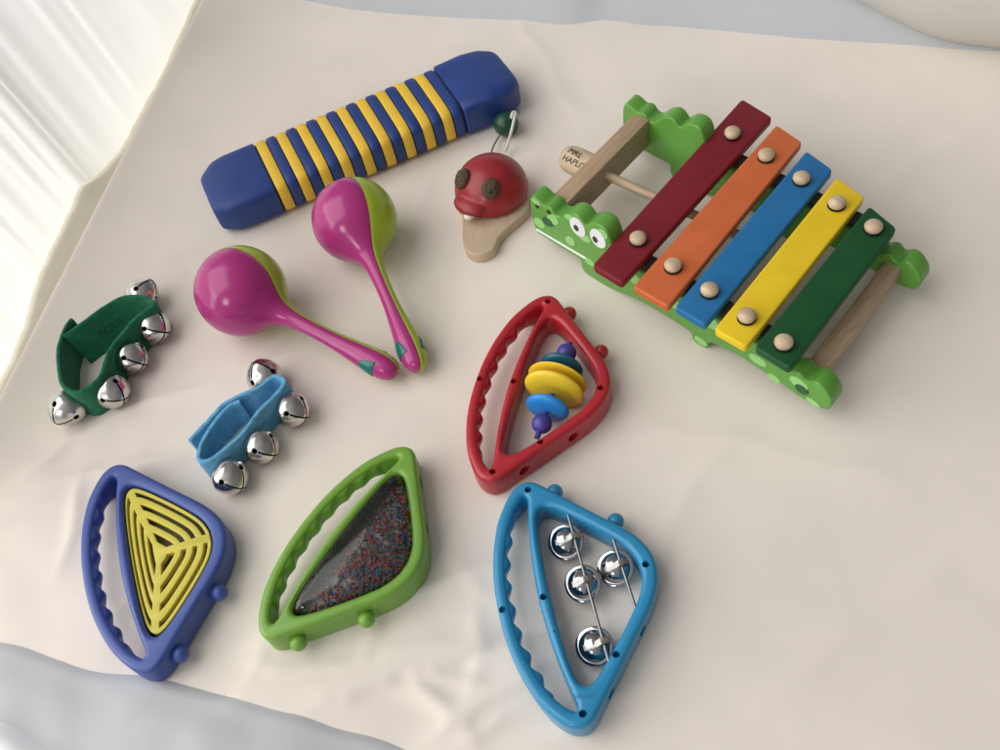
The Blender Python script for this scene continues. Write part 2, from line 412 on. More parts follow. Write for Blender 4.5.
# cream sill and white pleated curtain beyond the left edge
bm = BM()
c0 = EL1 - el * .35 - er * .055; c1 = EL0 + el * .3 - er * .055
vs = []
for z in (-.05, -.012):
    for w in (-.05, .046):
        for c in (c0, c1): vs.append(bm.verts.new(c + er * w + Vector((0, 0, z))))
for f in ((0, 1, 3, 2), (4, 5, 7, 6), (0, 1, 5, 4), (2, 3, 7, 6), (0, 2, 6, 4), (1, 3, 7, 5)): bm.faces.new([vs[i] for i in f])
bmesh.ops.recalc_face_normals(bm, faces=bm.faces); bmesh.ops.bevel(bm, geom=bm.edges[:], offset=.003, segments=2, affect='EDGES')
tag(put("window_sill", bm, M['sill']), "cream window sill in the gap between curtain and cloth", "sill")
hem = [(232, -60), (204, -4), (188, 32), (170, 72), (150, 110), (128, 150), (104, 176), (88, 186), (82, 202), (68, 232), (54, 262), (42, 292), (36, 318), (24, 350), (6, 388), (-30, 450), (-75, 530)]
hp = catmull([at(x, y, -.010) - er * .004 for x, y in hem], 22, closed=False)
def hang(k, p, t):
    L = k * .0030
    ph = L * 92 + 1.5 * math.sin(L * 21) + .9 * math.sin(L * 47)
    pl = (.0009 + .0010 * t) * (math.sin(ph) + .4 * math.sin(ph * 2.1 + 1)) + .005 * t * noise.noise(Vector((L * 6, t * 1.5, 0)))
    return -er * (.004 + .032 * t + pl * (.35 + .65 * min(1, t * 5))) + Vector((0, 0, .19 * t))
cu_o = sheet_strip(hp, hang, "curtain", M['curtain'], nv=40)
tag(cu_o, "white pleated curtain hanging beyond the left edge of the cloth", "curtain")

for px, py, r, lab in ((176.5, 60, .0007, "tiny dark crumb on the cloth beside the white curtain"), (424, 287, .0006, "tiny dark crumb on the cloth between right maraca and red shaker")):
    bm = BM(); c = at(px, py, 0); c.z = sheet_z(c) + r * .4; bmesh.ops.create_icosphere(bm, subdivisions=2, radius=r, matrix=Matrix.Translation(c))
    for v in bm.verts: v.co += (v.co - c) * .5 * noise.noise(v.co * 900)
    tag(put("crumb", bm, M['crumb']), lab, "crumb", "crumbs on the cloth")
# ------------------------------------------------------------------ guiro
def superring(s, cz, hw, hh, e=3.2, n=48, off=0):
    out = []
    for k in range(n):
        t = 2 * PI * k / n; c, sn = math.cos(t), math.sin(t)
        out.append((s, off + hw * math.copysign(abs(c) ** (2 / e), c), cz + hh * math.copysign(abs(sn) ** (2 / e), sn)))
    return out
def loft(bm, rings, tf):
    R = [[bm.verts.new(tf(p)) for p in r] for r in rings]; n = len(R[0])
    for A, B in zip(R, R[1:]):
        for k in range(n): bm.faces.new((A[k], A[(k + 1) % n], B[(k + 1) % n], B[k]))
    bm.faces.new(R[0][::-1]); bm.faces.new(R[-1]); bmesh.ops.recalc_face_normals(bm, faces=bm.faces)
ga = at(240, 236, 0.0); gb = at(475, 135, 0.0); gd = (gb - ga).normalized(); gn = Vector((-gd.y, gd.x, 0))
GC = .0292; HW, HH = .0298, .0142
def gtf(p): return ga + gd * p[0] + gn * (GC + p[1]) + Vector((0, 0, p[2]))
g = thing("guiro_shaker", "blue and yellow ridged scraper shaker lying behind the maracas", "guiro", gtf((.11, 0, 0)))
mm = .001
def guiro_piece(prof, name, mat, parent, e=5.0):
    bm = BM(); loft(bm, [superring(q[0] * mm, .0151, HW * q[1], HH * q[2], e, 48, HW * (q[3] if len(q) > 3 else 0)) for q in prof], gtf)
    return put(name, bm, mat, parent, angle=34)
guiro_piece([(36, .95, .95), (186, .95, .95)], "core", M['guiro_dark'], g)
guiro_piece([(-9.4, .56, .64, -.08), (-8.9, .65, .76, -.08), (-8, .70, .82, -.08), (-5.5, .78, .88, -.06), (1.5, .95, .97, -.02), (4.5, .99, .995, -.01), (10, 1.015, 1.015), (13, 1.03, 1.025), (35.8, 1.03, 1.025), (36.8, 1.015, 1.01), (37.2, .96, .95)], "end_cap", M['guiro_blue'], g, 5.5)
guiro_piece([(185.6, .96, .95), (186, 1.02, 1.03), (187.2, 1.055, 1.06), (208, 1.075, 1.085), (210, 1.07, 1.085), (221, 1.03, 1.0), (224, 1.0, .97), (231, .86, .86), (233.4, .79, .79), (234.6, .71, .71), (235, .6, .6)], "end_cap", M['guiro_blue'], g, 5.5)
pitch = 16.3; s = 38.2
for i in range(9):
    w = 7.6
    guiro_piece([(s, .96, .955), (s + .1, 1.0, .995), (s + 1.1, 1.022, 1.022), (s + w - 1.1, 1.022, 1.022), (s + w - .1, 1.0, .995), (s + w, .96, .955)], "yellow_ridge", M['guiro_yellow'], g)
    s2 = s + w + .8; w2 = pitch - w - 1.6
    guiro_piece([(s2, .96, .955), (s2 + .1, 1.0, .995), (s2 + 1, 1.018, 1.018), (s2 + w2 - 1, 1.018, 1.018), (s2 + w2 - .1, 1.0, .995), (s2 + w2, .96, .955)], "blue_ridge", M['guiro_blue'], g)
    s += pitch

# ------------------------------------------------------------------ maracas
def maraca(ball_px, R, tip, label, mdot, side, win):
    c = at(ball_px[0], ball_px[1], R)
    tipz = .0095
    e = at(tip[0], tip[1], tipz); ax = (e - c); L = ax.length; ax.normalize()
    t = thing("maraca", label, "maraca", (c.x, c.y, 0), "pink and green maracas")
    k = L / .128
    prof = [(-R, 0)]
    for i in range(1, 24):
        a = PI * i / 24 * .80; prof.append((-R * math.cos(a), R * math.sin(a)))
    x0, r0 = prof[-1]
    tail = [(.0285, .0125), (.033, .0092), (.038, .0073), (.045, .0060), (.055, .0053), (.068, .0052), (.080, .0057), (.092, .0068), (.104, .0080), (.112, .0085), (.119, .0080), (.1235, .0065), (.1265, .0042), (.128, .0)]
    prof += [(a * k if a > .04 else a, b) for a, b in tail]
    # refine along t
    P2 = catmull([Vector((a, b, 0)) for a, b in prof[24:]], 3, closed=False)
    prof = prof[:24] + [(p.x, max(0, p.y)) for p in P2]
    prof[-1] = (prof[-1][0], 0)
    # seam: plane through the axis whose normal m faces the magenta half
    view = (CAM - c).normalized(); view = (view - ax * view.dot(ax)).normalized()
    sidev = ax.cross(view).normalized() * side
    m = (view * mdot + sidev * math.sqrt(1 - mdot * mdot)).normalized(); w = ax.cross(m)
    def surf(tt, phi, off=0):
        for (a, ra), (b, rb) in zip(prof, prof[1:]):
            if a <= tt <= b:
                r = ra + (rb - ra) * (tt - a) / max(b - a, 1e-9); break
        else: r = 0
        return c + ax * tt + (m * math.cos(phi) + w * math.sin(phi)) * (r + off)
    for name, mat, a0 in (("pink_shell", M['magenta'], -PI / 2), ("green_shell", M['lime'], PI / 2)):
        bm = BM(); n = 40; rows = []
        for tt, r in prof:
            rr = max(r, 1e-5)
            row = []
            for j in range(n + 1):
                ph = a0 + PI * j / n
                inset = .0005 if j in (0, n) else 0
                row.append(bm.verts.new(c + ax * tt + (m * math.cos(ph) + w * math.sin(ph)) * max(rr - inset, 1e-5)))
            rows.append(row)
        for A, B in zip(rows, rows[1:]):
            for j in range(n): bm.faces.new((A[j], A[j + 1], B[j + 1], B[j]))
        bmesh.ops.remove_doubles(bm, verts=bm.verts, dist=2e-6)
        bmesh.ops.recalc_face_normals(bm, faces=bm.faces)
        o = put(name, bm, mat, t, angle=60)
    for pt, wd in win:
        wd = rt * wd[0] + up * wd[1] - fw * wd[2]; wd -= ax * wd.dot(ax); phi = math.atan2(wd.dot(w), wd.dot(m))
        bm = BM()
        tri = [(.0052, -.58), (.0040, -.70), (-.0040, -.40), (-.0062, -.10), (-.0062, .10), (-.0040, .40), (.0040, .70), (.0052, .58)]
        tri = catmull([Vector((a, b, 0)) for a, b in tri], 3)
        # window pane (triangle pointing to the handle end) as a fan of rings on the shell
        rings = []
        for sc, off in ((1, -.0004), (1, .00025), (.94, .0005), (.6, .0006), (.25, .0006)):
            rings.append([bm.verts.new(surf((pt + q.x * sc) * k, phi + q.y * sc, off)) for q in tri])
        for A, B in zip(rings, rings[1:]):
            for j in range(len(tri)): bm.faces.new((A[j], A[(j + 1) % len(tri)], B[(j + 1) % len(tri)], B[j]))
        bm.faces.new(rings[-1]); bmesh.ops.recalc_face_normals(bm, faces=bm.faces)
        put("teal_window", bm, M['teal'], t, angle=50)
    return t
maraca((241, 291), .0298, (398, 374), "left maraca with its pink ball beside the green wrist bells", .80, 1, [(.109, (-.25, -.55, .75)), (.109, (.25, .55, -.75))])
maraca((354.5, 220), .0289, (420, 371), "right maraca with its ball touching the striped scraper and a wide green edge showing", .45, 1, [(.111, (-.80, -.15, .55)), (.111, (.95, .1, .05))])

# ------------------------------------------------------------------ castanet and bead
cz0 = at(490, 188, .012)
ct = thing("castanet", "red bird faced castanet on a wooden base beside the crocodile head", "castanet", (cz0.x, cz0.y, 0))
slabpx = [(529, 200), (529, 212), (520, 222), (508, 232), (500, 241), (494, 253), (480, 259), (467, 254), (463, 240), (463, 228), (462, 214)]
sl = ats(slabpx, .0045)
dc = at(491, 186, .016)
back = [dc + Vector((math.cos(a), math.sin(a), 0)) * .0262 for a in [math.radians(v) for v in (185, 160, 135, 110, 85, 60, 35, 10)]]
loop = catmull([Vector((p.x, p.y, 0)) for p in sl + back], 5)
WDIR = Vector((-.3, -.95, 0))
M['slab_wood'] = wood("castanet_wood", (.50, .37, .26), (.58, .445, .32), WDIR)
put("base_plate", plate([loop], 0, .0085, .0015), M['slab_wood'], ct)
def remesh(bm, vox=.0011, it=6):
    me = bpy.data.meshes.new("r"); bm.to_mesh(me); bm.free()
    def fn(o):
        m = o.modifiers.new("r", 'REMESH'); m.mode = 'VOXEL'; m.voxel_size = vox
        s_ = o.modifiers.new("s", 'SMOOTH'); s_.factor = .5; s_.iterations = it
    return apply_mods(me, fn)
bm = BM()
hd = (at(468, 205, .018) - dc); hd.z = 0; hd.normalize(); hs = Vector((-hd.y, hd.x, 0))
Rh = Matrix((hd, hs, Vector((0, 0, 1)))).transposed()
DC = Vector((dc.x, dc.y, .0125)); DR = Vector((.0262, .0262, .0250))
def dome_pt(px, py):
    d = ray(px, py).normalized(); o = CAM - DC
    D = Vector([d[i] / DR[i] for i in range(3)]); O = Vector([o[i] / DR[i] for i in range(3)])
    a = D.dot(D); b = O.dot(D); c = O.dot(O) - 1; disc = b * b - a * c
    t = (-b - math.sqrt(max(disc, 0))) / a
    p = CAM + d * t; q = Vector([(p[i] - DC[i]) / DR[i] ** 2 for i in range(3)]).normalized(); return p, q
vs = add_sphere(bm, DC, .001, DR.x * 1000, DR.y * 1000, DR.z * 1000, 48, 32)
for v in vs:
    if v.co.z < .0105: v.co.z = .0105
bill = at(470, 204, .0185)
add_sphere(bm, bill, .001, 9.5, 13, 5.2, 32, 20, Rh)
add_sphere(bm, bill - hd * .010 + Z * .001, .001, 11, 13.5, 7.2, 32, 20, Rh)
me = remesh(bm, .0009, 7)
put("red_shell", me, M['castanet_red'], ct, angle=70)
for px, py, ba in ((463, 179, .5), (490.5, 189, -.3)):
    p, q = dome_pt(px, py)
    R = axis_rot(q) @ Matrix.Rotation(ba, 3, 'Z'); bm = BM(); add_sphere(bm, p + q * .0005, .001, 6.3, 7.4, 4.2, 36, 24, R)
    for v in bm.verts: v.co += q * .0007 * noise.noise(v.co * 380) + q * .0008 * noise.noise(v.co * 900)
    e_ = put("eye", bm, M['brown_felt'], ct, angle=80)
    bm = BM(); add_sphere(bm, p + q * .0038 - up * .0012, .0022, 1, 1.2, .5, 16, 12, R); put("pupil", bm, M['black'], e_)
bm = BM(); add_sphere(bm, at(469, 216, .0150), .0030, 1.25, 1, .9, 20, 14); put("tooth", bm, M['tooth'], ct)
bd = at(506, 124, .0094)
bdo = thing("cord_bead", "dark green bead with white cord threaded through beside the blue scraper end", "bead", (bd.x, bd.y, 0))
bm = BM(); add_lathe(bm, bd, Vector((.1, .3, 1)), [(-.0092 * math.cos(PI * i / 20), max(0, .0094 * math.sin(PI * i / 20)) if 0 < i < 20 else 0) for i in range(21)], 28); put("bead_ball", bm, M['bead_green'], bdo)
bm = BM(); cp = [at(511, 118, .0185), at(513, 112.5, .0195), at(515.5, 113, .0185), at(514, 120, .0195), at(511.5, 131, .0155), at(509, 140, .009), at(507, 147, .006), at(505, 152, .006)]
add_tube(bm, catmull(cp, 6, False), .0011, 10); put("white_cord", bm, M['cord_white'], bdo)
bm = BM(); cp = [at(501, 133, .006), at(498, 138, .004), at(494, 145, .005), at(491.5, 152, .0085), at(491, 156, .0095)]
add_tube(bm, catmull(cp, 5, False), .0007, 8); put("grey_cord", bm, M['cord_grey'], bdo)

# ------------------------------------------------------------------ crocodile xylophone
XO = at(590, 277, 0.0); sa = math.radians(-56.5)
S = Vector((math.cos(sa), math.sin(sa), 0)); N = Vector((-S.y, S.x, 0)); Z = Vector((0, 0, 1)); N2 = N - S * .094
def X(s, n, z): return XO + S * (s * mm) + N2 * (n * mm) + Z * (z * mm)
xy = thing("xylophone", "wooden crocodile xylophone with five coloured bars", "xylophone", X(70, 55, 0))
prof = [(-47.5, 44), (-44.5, 46), (-40, 45.2), (-35.5, 43.5), (-32, 45), (-28.5, 44.2), (-26, 41.5), (-22, 41.5), (-18.5, 44.5), (-14, 49.5), (-8, 53), (-3, 52), (0.5, 48.8), (3, 51), (7.5, 55), (12.5, 56.5), (17.5, 55.5), (20.5, 50), (22, 43), (24, 36.5),
        (60, 35.5), (110, 34.5), (140, 33.5), (146, 31.5), (149.5, 28), (152, 27.5), (155, 30), (158.5, 31), (161.5, 28.6), (164, 29), (167, 31.8), (171, 32), (175, 29.5), (178.8, 24.5), (179.5, 18), (175.5, 12.5),
        (161, 10.5), (147, 12), (120, 13.5), (99, 10), (95.5, 2.5), (92, 0.2), (87, 0.2), (83.5, 2.5), (81.5, 7.5), (58, 8), (36, 6), (22, 2), (12, 0.2), (0, 0.2), (-5.5, 1.5), (-7.5, 6), (-8.5, 11.5),
        (-17, 11.5), (-35, 11.5), (-45, 11.5), (-48, 15), (-49.3, 21), (-49.5, 30), (-49, 38)]
lp = catmull([Vector((a * mm, b * mm, 0)) for a, b in prof], 3)
def plate_at(n0, n1):
    # loop x -> S, y -> Z, thickness -> N
    mt = Matrix(((S.x, 0, N2.x, XO.x), (S.y, 0, N2.y, XO.y), (0, 1, 0, XO.z), (0, 0, 0, 1)))
    return plate([lp], n0 * mm, n1 * mm, .0014, 3, mt)
pl_near = put("side_plate", plate_at(0, 13), M['croc_green'], xy); pl_near["label"] = "near side plate painted with the crocodile face"
pl_far = put("side_plate", plate_at(102.5, 115.5), M['croc_green'], xy)
def face_pt(px, py):      # point of the near face seen at a pixel
    d = ray(px, py); t = ((XO - CAM).dot(N)) / d.dot(N); return CAM + d * t
def face_disc(px, py, a, b, ang, name, mat, parent, h=.0004, base=0.0):
    c = face_pt(px, py) - N * base; bm = BM(); n = 28
    u = S * math.cos(ang) + Z * math.sin(ang); v = -S * math.sin(ang) + Z * math.cos(ang)
    r0 = [bm.verts.new(c + N * .0003 + u * a * math.cos(2 * PI * k / n) + v * b * math.sin(2 * PI * k / n)) for k in range(n)]
    r1 = [bm.verts.new(c - N * h + u * a * .97 * math.cos(2 * PI * k / n) + v * b * .97 * math.sin(2 * PI * k / n)) for k in range(n)]
    for k in range(n): bm.faces.new((r0[k], r0[(k + 1) % n], r1[(k + 1) % n], r1[k]))
    bm.faces.new(r1); bmesh.ops.recalc_face_normals(bm, faces=bm.faces)
    return put(name, bm, mat, parent)
spot = M['croc_spot']
for (px, py, a, b, an) in ((536, 202, .0042, .0018, -.1), (539.5, 223, .0052, .0042, .3), (553, 219.5, .0058, .0042, .6), (569.5, 217.5, .0045, .0022, .3), (585, 238, .0052, .0032, .2), (570.5, 241, .0048, .0038, .7), (603, 234, .0040, .0038, .2), (590, 262, .0042, .003, 0),
                           (634, 278, .006, .005, 0), (673, 302, .006, .005, 0), (712, 323, .006, .005, 0), (758, 360, .0062, .0038, 0), (774, 378, .0045, .0028, 0), (799, 383, .0062, .0042, 0), (813, 402, .0045, .0022, 0), (701, 341, .005, .003, 0)):
    face_disc(px, py, a, b, an, "pale_spot", spot, pl_near)
for (px, py, r) in ((537.3, 206, .0015), (549, 212, .0016)): face_disc(px, py, r, r, 0, "nostril", M['black'], pl_near, .0006)
face_disc(548, 221.5, .0048, .0038, .2, "screw_plug", M['croc_dark'], pl_near, .0007)
face_disc(802, 389, .0044, .0036, 0, "screw_plug", M['croc_dark'], pl_near, .0007)
for px, py, qx, qy in ((578, 227, 576.8, 227.3), (598.2, 238.5, 595.8, 238.9)):
    e_ = face_disc(px, py, .0066, .0076, 0, "eye", M['white'], pl_near, .0006)
    face_disc(qx, qy, .0021, .0026, 0, "pupil", M['black'], e_, .0009)
bm = BM(); a_ = face_pt(536.8, 229.3); b_ = face_pt(586, 258.3)
add_tube(bm, [a_.lerp(b_, i / 10) - N * .0001 for i in range(11)], .0008, 8); put("mouth_line", bm, M['white'], pl_near)

XWOOD = N
M['beam_wood'] = wood("beam_wood", (.36, .245, .15), (.48, .345, .22), N)
M['peg_wood'] = wood("peg_wood", (.47, .345, .22), (.66, .52, .36), S, .38, 5)
M['stick_wood'] = wood("stick_wood", (.42, .30, .19), (.55, .41, .27), S)
def xbox(s0, s1, n0, n1, z0, z1, name, mat, bev=.0008):
    bm = BM()
    vs = [bm.verts.new(X(a, b, c)) for a in (s0, s1) for b in (n0, n1) for c in (z0, z1)]
    for f in ((0, 1, 3, 2), (4, 6, 7, 5), (0, 4, 5, 1), (2, 3, 7, 6), (0, 2, 6, 4), (1, 5, 7, 3)): bm.faces.new([vs[i] for i in f])
    bmesh.ops.recalc_face_normals(bm, faces=bm.faces); bmesh.ops.bevel(bm, geom=bm.edges[:], offset=bev, segments=2, affect='EDGES', profile=.5)
    return bm
put("crossbeam", xbox(-38, -25.5, 12.6, 102.9, 20, 42, "", 0), M['beam_wood'], xy)
put("crossbeam", xbox(156, 167, 12.6, 102.9, 15, 25.5, "", 0), M['beam_wood'], xy)
put("felt_strip", xbox(24, 150, 2, 12, 36.0, 40.9, "", 0), M['felt_black'], xy)
put("felt_strip", xbox(24, 150, 104, 113.5, 36.0, 40.9, "", 0), M['felt_black'], xy)
ZT, ZB = .0465, .0408
BARS = [("red", [(742, 98.5), (772.5, 117), (622, 283.5), (592, 265)], (638, 238), (732.5, 132.5)), ("orange", [(776.5, 124.5), (802.5, 142), (668, 307), (632.5, 286.5)], (673, 265), (766.3, 154.7)),
        ("blue", [(806.5, 150.5), (833, 169.5), (705, 325.5), (674.5, 307)], (709.5, 289.5), (801.5, 177.8)), ("yellow", [(837, 177), (865, 197), (746, 347.5), (714, 329)], (747, 315.5), (837, 202.5)),
        ("green", [(869.5, 205.5), (897, 228), (790, 369), (754.5, 347)], (783.8, 342), (873.6, 226.5))]
for cname, q, pn, pf in BARS:
    Q = [at(x, y, ZT) for x, y in q]
    lp2 = []
    for i in range(4):
        p, a, b = Q[i], Q[i - 1], Q[(i + 1) % 4]
        da = (a - p).normalized(); db = (b - p).normalized(); r = .0028
        for k in range(6):
            t = k / 5; A = p + da * r; B = p + db * r
            lp2.append((A * (1 - t) ** 2 + p * 2 * t * (1 - t) + B * t * t))
    me = plate([lp2], ZB, ZT, .0012, 3)
    br = put("tone_bar", me, M['bar_' + cname], xy); br["label"] = cname + " tone bar" if cname != "green" else "dark green tone bar"
    for px in (pn, pf):
        c = at(px[0], px[1], ZT + .003); c.z = ZT
        bm = BM()
        prf = [(-.0002, .0035), (.0012, .0036), (.0014, .0047), (.0026, .0052), (.0040, .0051), (.0053, .0041), (.0061, .0023), (.0064, 0)]
        add_lathe(bm, c, Vector((0, 0, 1)), [(-.0002, 0)] + prf, 28)
        put("peg", bm, M['peg_wood'], br)
        bm = BM(); add_lathe(bm, c, Vector((0, 0, 1)), [(-.0002, .0038), (.0004, .0054), (.0008, .0054), (.0009, .0036)], 28); put("washer", bm, M['black'], br)

# beater pushed through the left crossbeam
b0 = at(567, 157.5, .031); b1 = at(652, 196, .031); bax = (b1 - b0).normalized()
beam_c = X(-31.5, 57, 31)
bt = thing("beater", "wooden beater with handwritten letters pushed through the xylophone crossbeam", "beater", (b0.x, b0.y, 0))
bm = BM(); add_lathe(bm, b0 - bax * .004, bax, [(0, 0), (.0006, .0042), (.002, .0068), (.0045, .0086), (.008, .0095), (.014, .0098), (.026, .0094), (.033, .0084), (.036, .0062), (.037, 0)], 36)
for v in bm.verts: pass
M['grip_wood'] = wood("grip_wood", (.50, .38, .24), (.64, .50, .33), S, .5, 6)
gr = put("grip", bm, M['grip_wood'], bt)
bm = BM(); add_cyl(bm, b0 + bax * .02, b0 + bax * .150, .0031, n=20); put("stick", bm, M['stick_wood'], bt)
# handwriting on the grip, bent round it
cen = b0 - bax * .004
upv = (CAM - cen).normalized(); upv = (upv - bax * upv.dot(bax)).normalized(); sdv = bax.cross(upv)
def grip_text(s, size, along, around, name):
    me = text_mesh(s, size); me.transform(Matrix.Scale(1.0, 4))
    bmx = to_bm(me); bmesh.ops.triangulate(bmx, faces=bmx.faces); bmesh.ops.subdivide_edges(bmx, edges=bmx.edges, cuts=1)
    for v in bmx.verts:
        x = v.co.x + v.co.y * .25 + along; y = v.co.y + around - v.co.x * .03
        # text reads along the axis; y goes round the grip
        ang = y / .0096
        rr = .0101 if x > .008 else .0101 - (.008 - x) * .22
        v.co = cen + bax * x + (upv * math.cos(ang) - sdv * math.sin(ang)) * rr
    o = put(name, bmx, M['ink'], gr, smooth=False); return o
grip_text("MRL", .0062, .0135, .0048, "handwriting")
grip_text("HAPLIT", .0058, .0158, -.0010, "handwriting")

# ------------------------------------------------------------------ wrist bells
def bell_mesh(R=.0114):
    """round jingle bell, pole of its cross slit along +Z, with seam and a small loop at -Z"""
    bm = BM()
    prof = [(-R * .98, 0), (-R * .95, R * .30)]
    for i in range(3, 27):
        a = PI * i / 30; prof.append((-R * .96 * math.cos(a), R * math.sin(a)))
    for i in (27, 28, 29): 
        a = PI * i / 30; prof.append((-R * .96 * math.cos(a), R * math.sin(a)))
    prof.append((R * .96, 0))
    # folded seam round the middle
    bm2 = BM(); add_lathe(bm2, (0, 0, 0), (0, 0, 1), prof, 48)
    inner = [(z * .90, r * .90) for z, r in prof]
    bmi = BM(); add_lathe(bmi, (0, 0, 0), (0, 0, 1), inner, 32)
    mo = bpy.data.meshes.new("o"); bm2.to_mesh(mo); bm2.free()
    mo = cut(mo, bmi)
    w = R * .115
    for ang in (0, PI / 2):
        cb = BM()
        mt = Matrix.Rotation(ang, 4, 'Z') @ Matrix.Translation((0, 0, R * .62)) @ Matrix.Diagonal((R * 1.72, w, R * 1.1, 1))
        bmesh.ops.create_cube(cb, size=1, matrix=mt)
        mo = cut(mo, cb)
    cb = BM()
    for k in range(4):
        a = k * PI / 2; d = Vector((math.cos(a) * .86, math.sin(a) * .86, .30)).normalized()
        cb = BM(); add_cyl(cb, d * R * .6, d * R * 1.2, R * .15, n=14)
        mo = cut(mo, cb)
    b = to_bm(mo)
    for f in b.faces:
        c = f.calc_center_median()
        if c.length < R * .925: f.material_index = 1
    # slight hammered facets of thin pressed metal
    for v in b.verts:
        zz = max(0, v.co.z / R); ph = math.atan2(v.co.y, v.co.x)
        f_ = (1 - .20 * zz ** 1.3) * (1 - .07 * zz * math.sin(2 * ph) ** 2)
        v.co.x *= f_; v.co.y *= f_; v.co.z *= 1 + .05 * zz
        if v.co.length > R * .80: v.co *= 1 + .030 * noise.noise(v.co * 230)
    add_tube(b, [Vector((R * .28 * math.cos(t), 0, -R * .98 - R * .16 * math.sin(t))) for t in [PI * i / 10 for i in range(11)]], R * .06, 8)
    b.to_mesh(mo); b.free(); mo.name = "bell"
    mo.materials.append(M['nickel']); mo.materials.append(M['dark_hole'])
    finish(mo, True, 40)
    return mo
BELL = bell_mesh()
bell_src = None
def strap(path_px, z_top, name, mat, parent, thick=.0027, lean=None):
    P = catmull([Vector((p.x, p.y, 0)) for p in ats(path_px, z_top)], 7, closed=False)
    bm = BM(); rows = []; nz = 10
    for i, p in enumerate(P):
        a = P[max(0, i - 1)]; b = P[min(len(P) - 1, i + 1)]; d = (b - a).normalized(); n = Vector((-d.y, d.x, 0))
        ring = []
        sec = [(-1, 0)] + [(-1, j / nz) for j in range(1, nz)] + [(-.8, .98), (0, 1.0), (.8, .98)] + [(1, 1 - j / nz) for j in range(1, nz)] + [(1, 0), (0, -.01)]
        for sx, sz in sec:
            w = noise.noise(Vector((i * .12, sz * 3, 1))) * .0007
            ln = Vector((0, 0, 0))
            if lean and i > lean[0] * 7: ln = lean[1] * ((1 - sz) * smooth(lean[0] * 7, lean[0] * 7 + 14, i))
            ring.append(bm.verts.new(p + ln + n * (sx * thick / 2 + w) + Z * max(.0004, sz * z_top * (1 - .0) + .0003 * noise.noise(Vector((i * .5, sx, 4))) * sz)))
        rows.append(ring)
    m = len(rows[0])
    for A, B in zip(rows, rows[1:]):
        for k in range(m): bm.faces.new((A[k], A[(k + 1) % m], B[(k + 1) % m], B[k]))
    bm.faces.new(rows[0][::-1]); bm.faces.new(rows[-1]); bmesh.ops.recalc_face_normals(bm, faces=bm.faces)
    fl = [f for f in bm.faces if len(f.verts) == 4 and f.calc_area() > 1e-9]
    wt = [f.calc_area() for f in fl]; rnd = random.Random(5)
    for f in rnd.choices(fl, wt, k=9000):                       # short felt fibres
        a, b, c, d = [v.co for v in f.verts]; s_, t_ = rnd.random(), rnd.random()
        q = a.lerp(b, s_).lerp(d.lerp(c, s_), t_)
        dr = (f.normal + Vector((rnd.uniform(-1, 1), rnd.uniform(-1, 1), rnd.uniform(-1, 1))) * .9).normalized()
        if q.z < .001: continue
        e1 = dr.orthogonal().normalized() * .00007
        bm.faces.new([bm.verts.new(q - e1), bm.verts.new(q + e1), bm.verts.new(q + dr * rnd.uniform(.0004, .0011))])
    return put(name, bm, mat, parent, angle=50)
def bells(parent, spots, R0):
    global bell_src
    base = Vector(parent["_base"])
    for px, py, R, pole, spin in spots:
        if bell_src is None:
            o = bpy.data.objects.new("bell", BELL); bell_src = o
        else: o = bell_src.copy()
        COL.objects.link(o); o.parent = parent
        c = at(px, py, R)
        d = (rt * pole[0] - up * pole[1] - fw * pole[2]).normalized()
        q = d.to_track_quat('Z', 'Y').to_matrix() @ Matrix.Rotation(math.radians(spin), 3, 'Z')
        o.matrix_local = Matrix.Translation(c - base) @ q.to_4x4() @ Matrix.Scale(R / .0114, 4)
p0 = at(105, 350, 0)
gw = thing("wrist_bells", "dark green felt wrist strap with five silver bells near the left cloth edge", "wrist bells", p0, "felt wrist straps with bells")
HS = .0275
gpath = [(71, 318), (64, 328), (58, 348), (58, 368), (62, 384), (71, 390.5), (81, 390.5), (91, 384), (100, 374), (104, 362), (109, 350), (117, 338), (127, 327), (137, 316), (148, 308), (153, 303), (148, 297.5), (138, 295), (122, 296.5), (104, 306), (86, 319), (63, 336)]
gs = strap(gpath, HS, "felt_strap", M['felt_green'], gw, lean=(16, Vector((.0055, -.0045, 0))))
bells(gw, [(143, 294, .0118, (.55, -.75, .2), 20), (154, 328, .0117, (.80, .28, .52), 40), (132, 358.5, .0115, (.82, .35, .45), 30), (113, 392, .0115, (.80, .40, .45), 62), (67, 408, .0122, (-.35, .75, .45), 0)], .0114)
# pressed letters on the flap end of the strap
fa = at(70, 333, HS); fb_ = at(104, 308, HS); fx = (fb_ - fa); fx.z = 0; fx.normalize(); fnn = Vector((fx.y, -fx.x, 0))
me = text_mesh("SOUL", .0078)
bmx = to_bm(me); 
for v in bmx.verts: v.co = fa + fx * (v.co.x + .022) + Z * (v.co.y - .0125) + fnn * .0024 + Vector((.0055, -.0045, 0)) * ((.0125 - v.co.y) / HS)
M['felt_emboss'] = plain("dark_green_print", (.003, .06, .028), .9)
put("pressed_letters", bmx, M['felt_emboss'], gs, smooth=False)

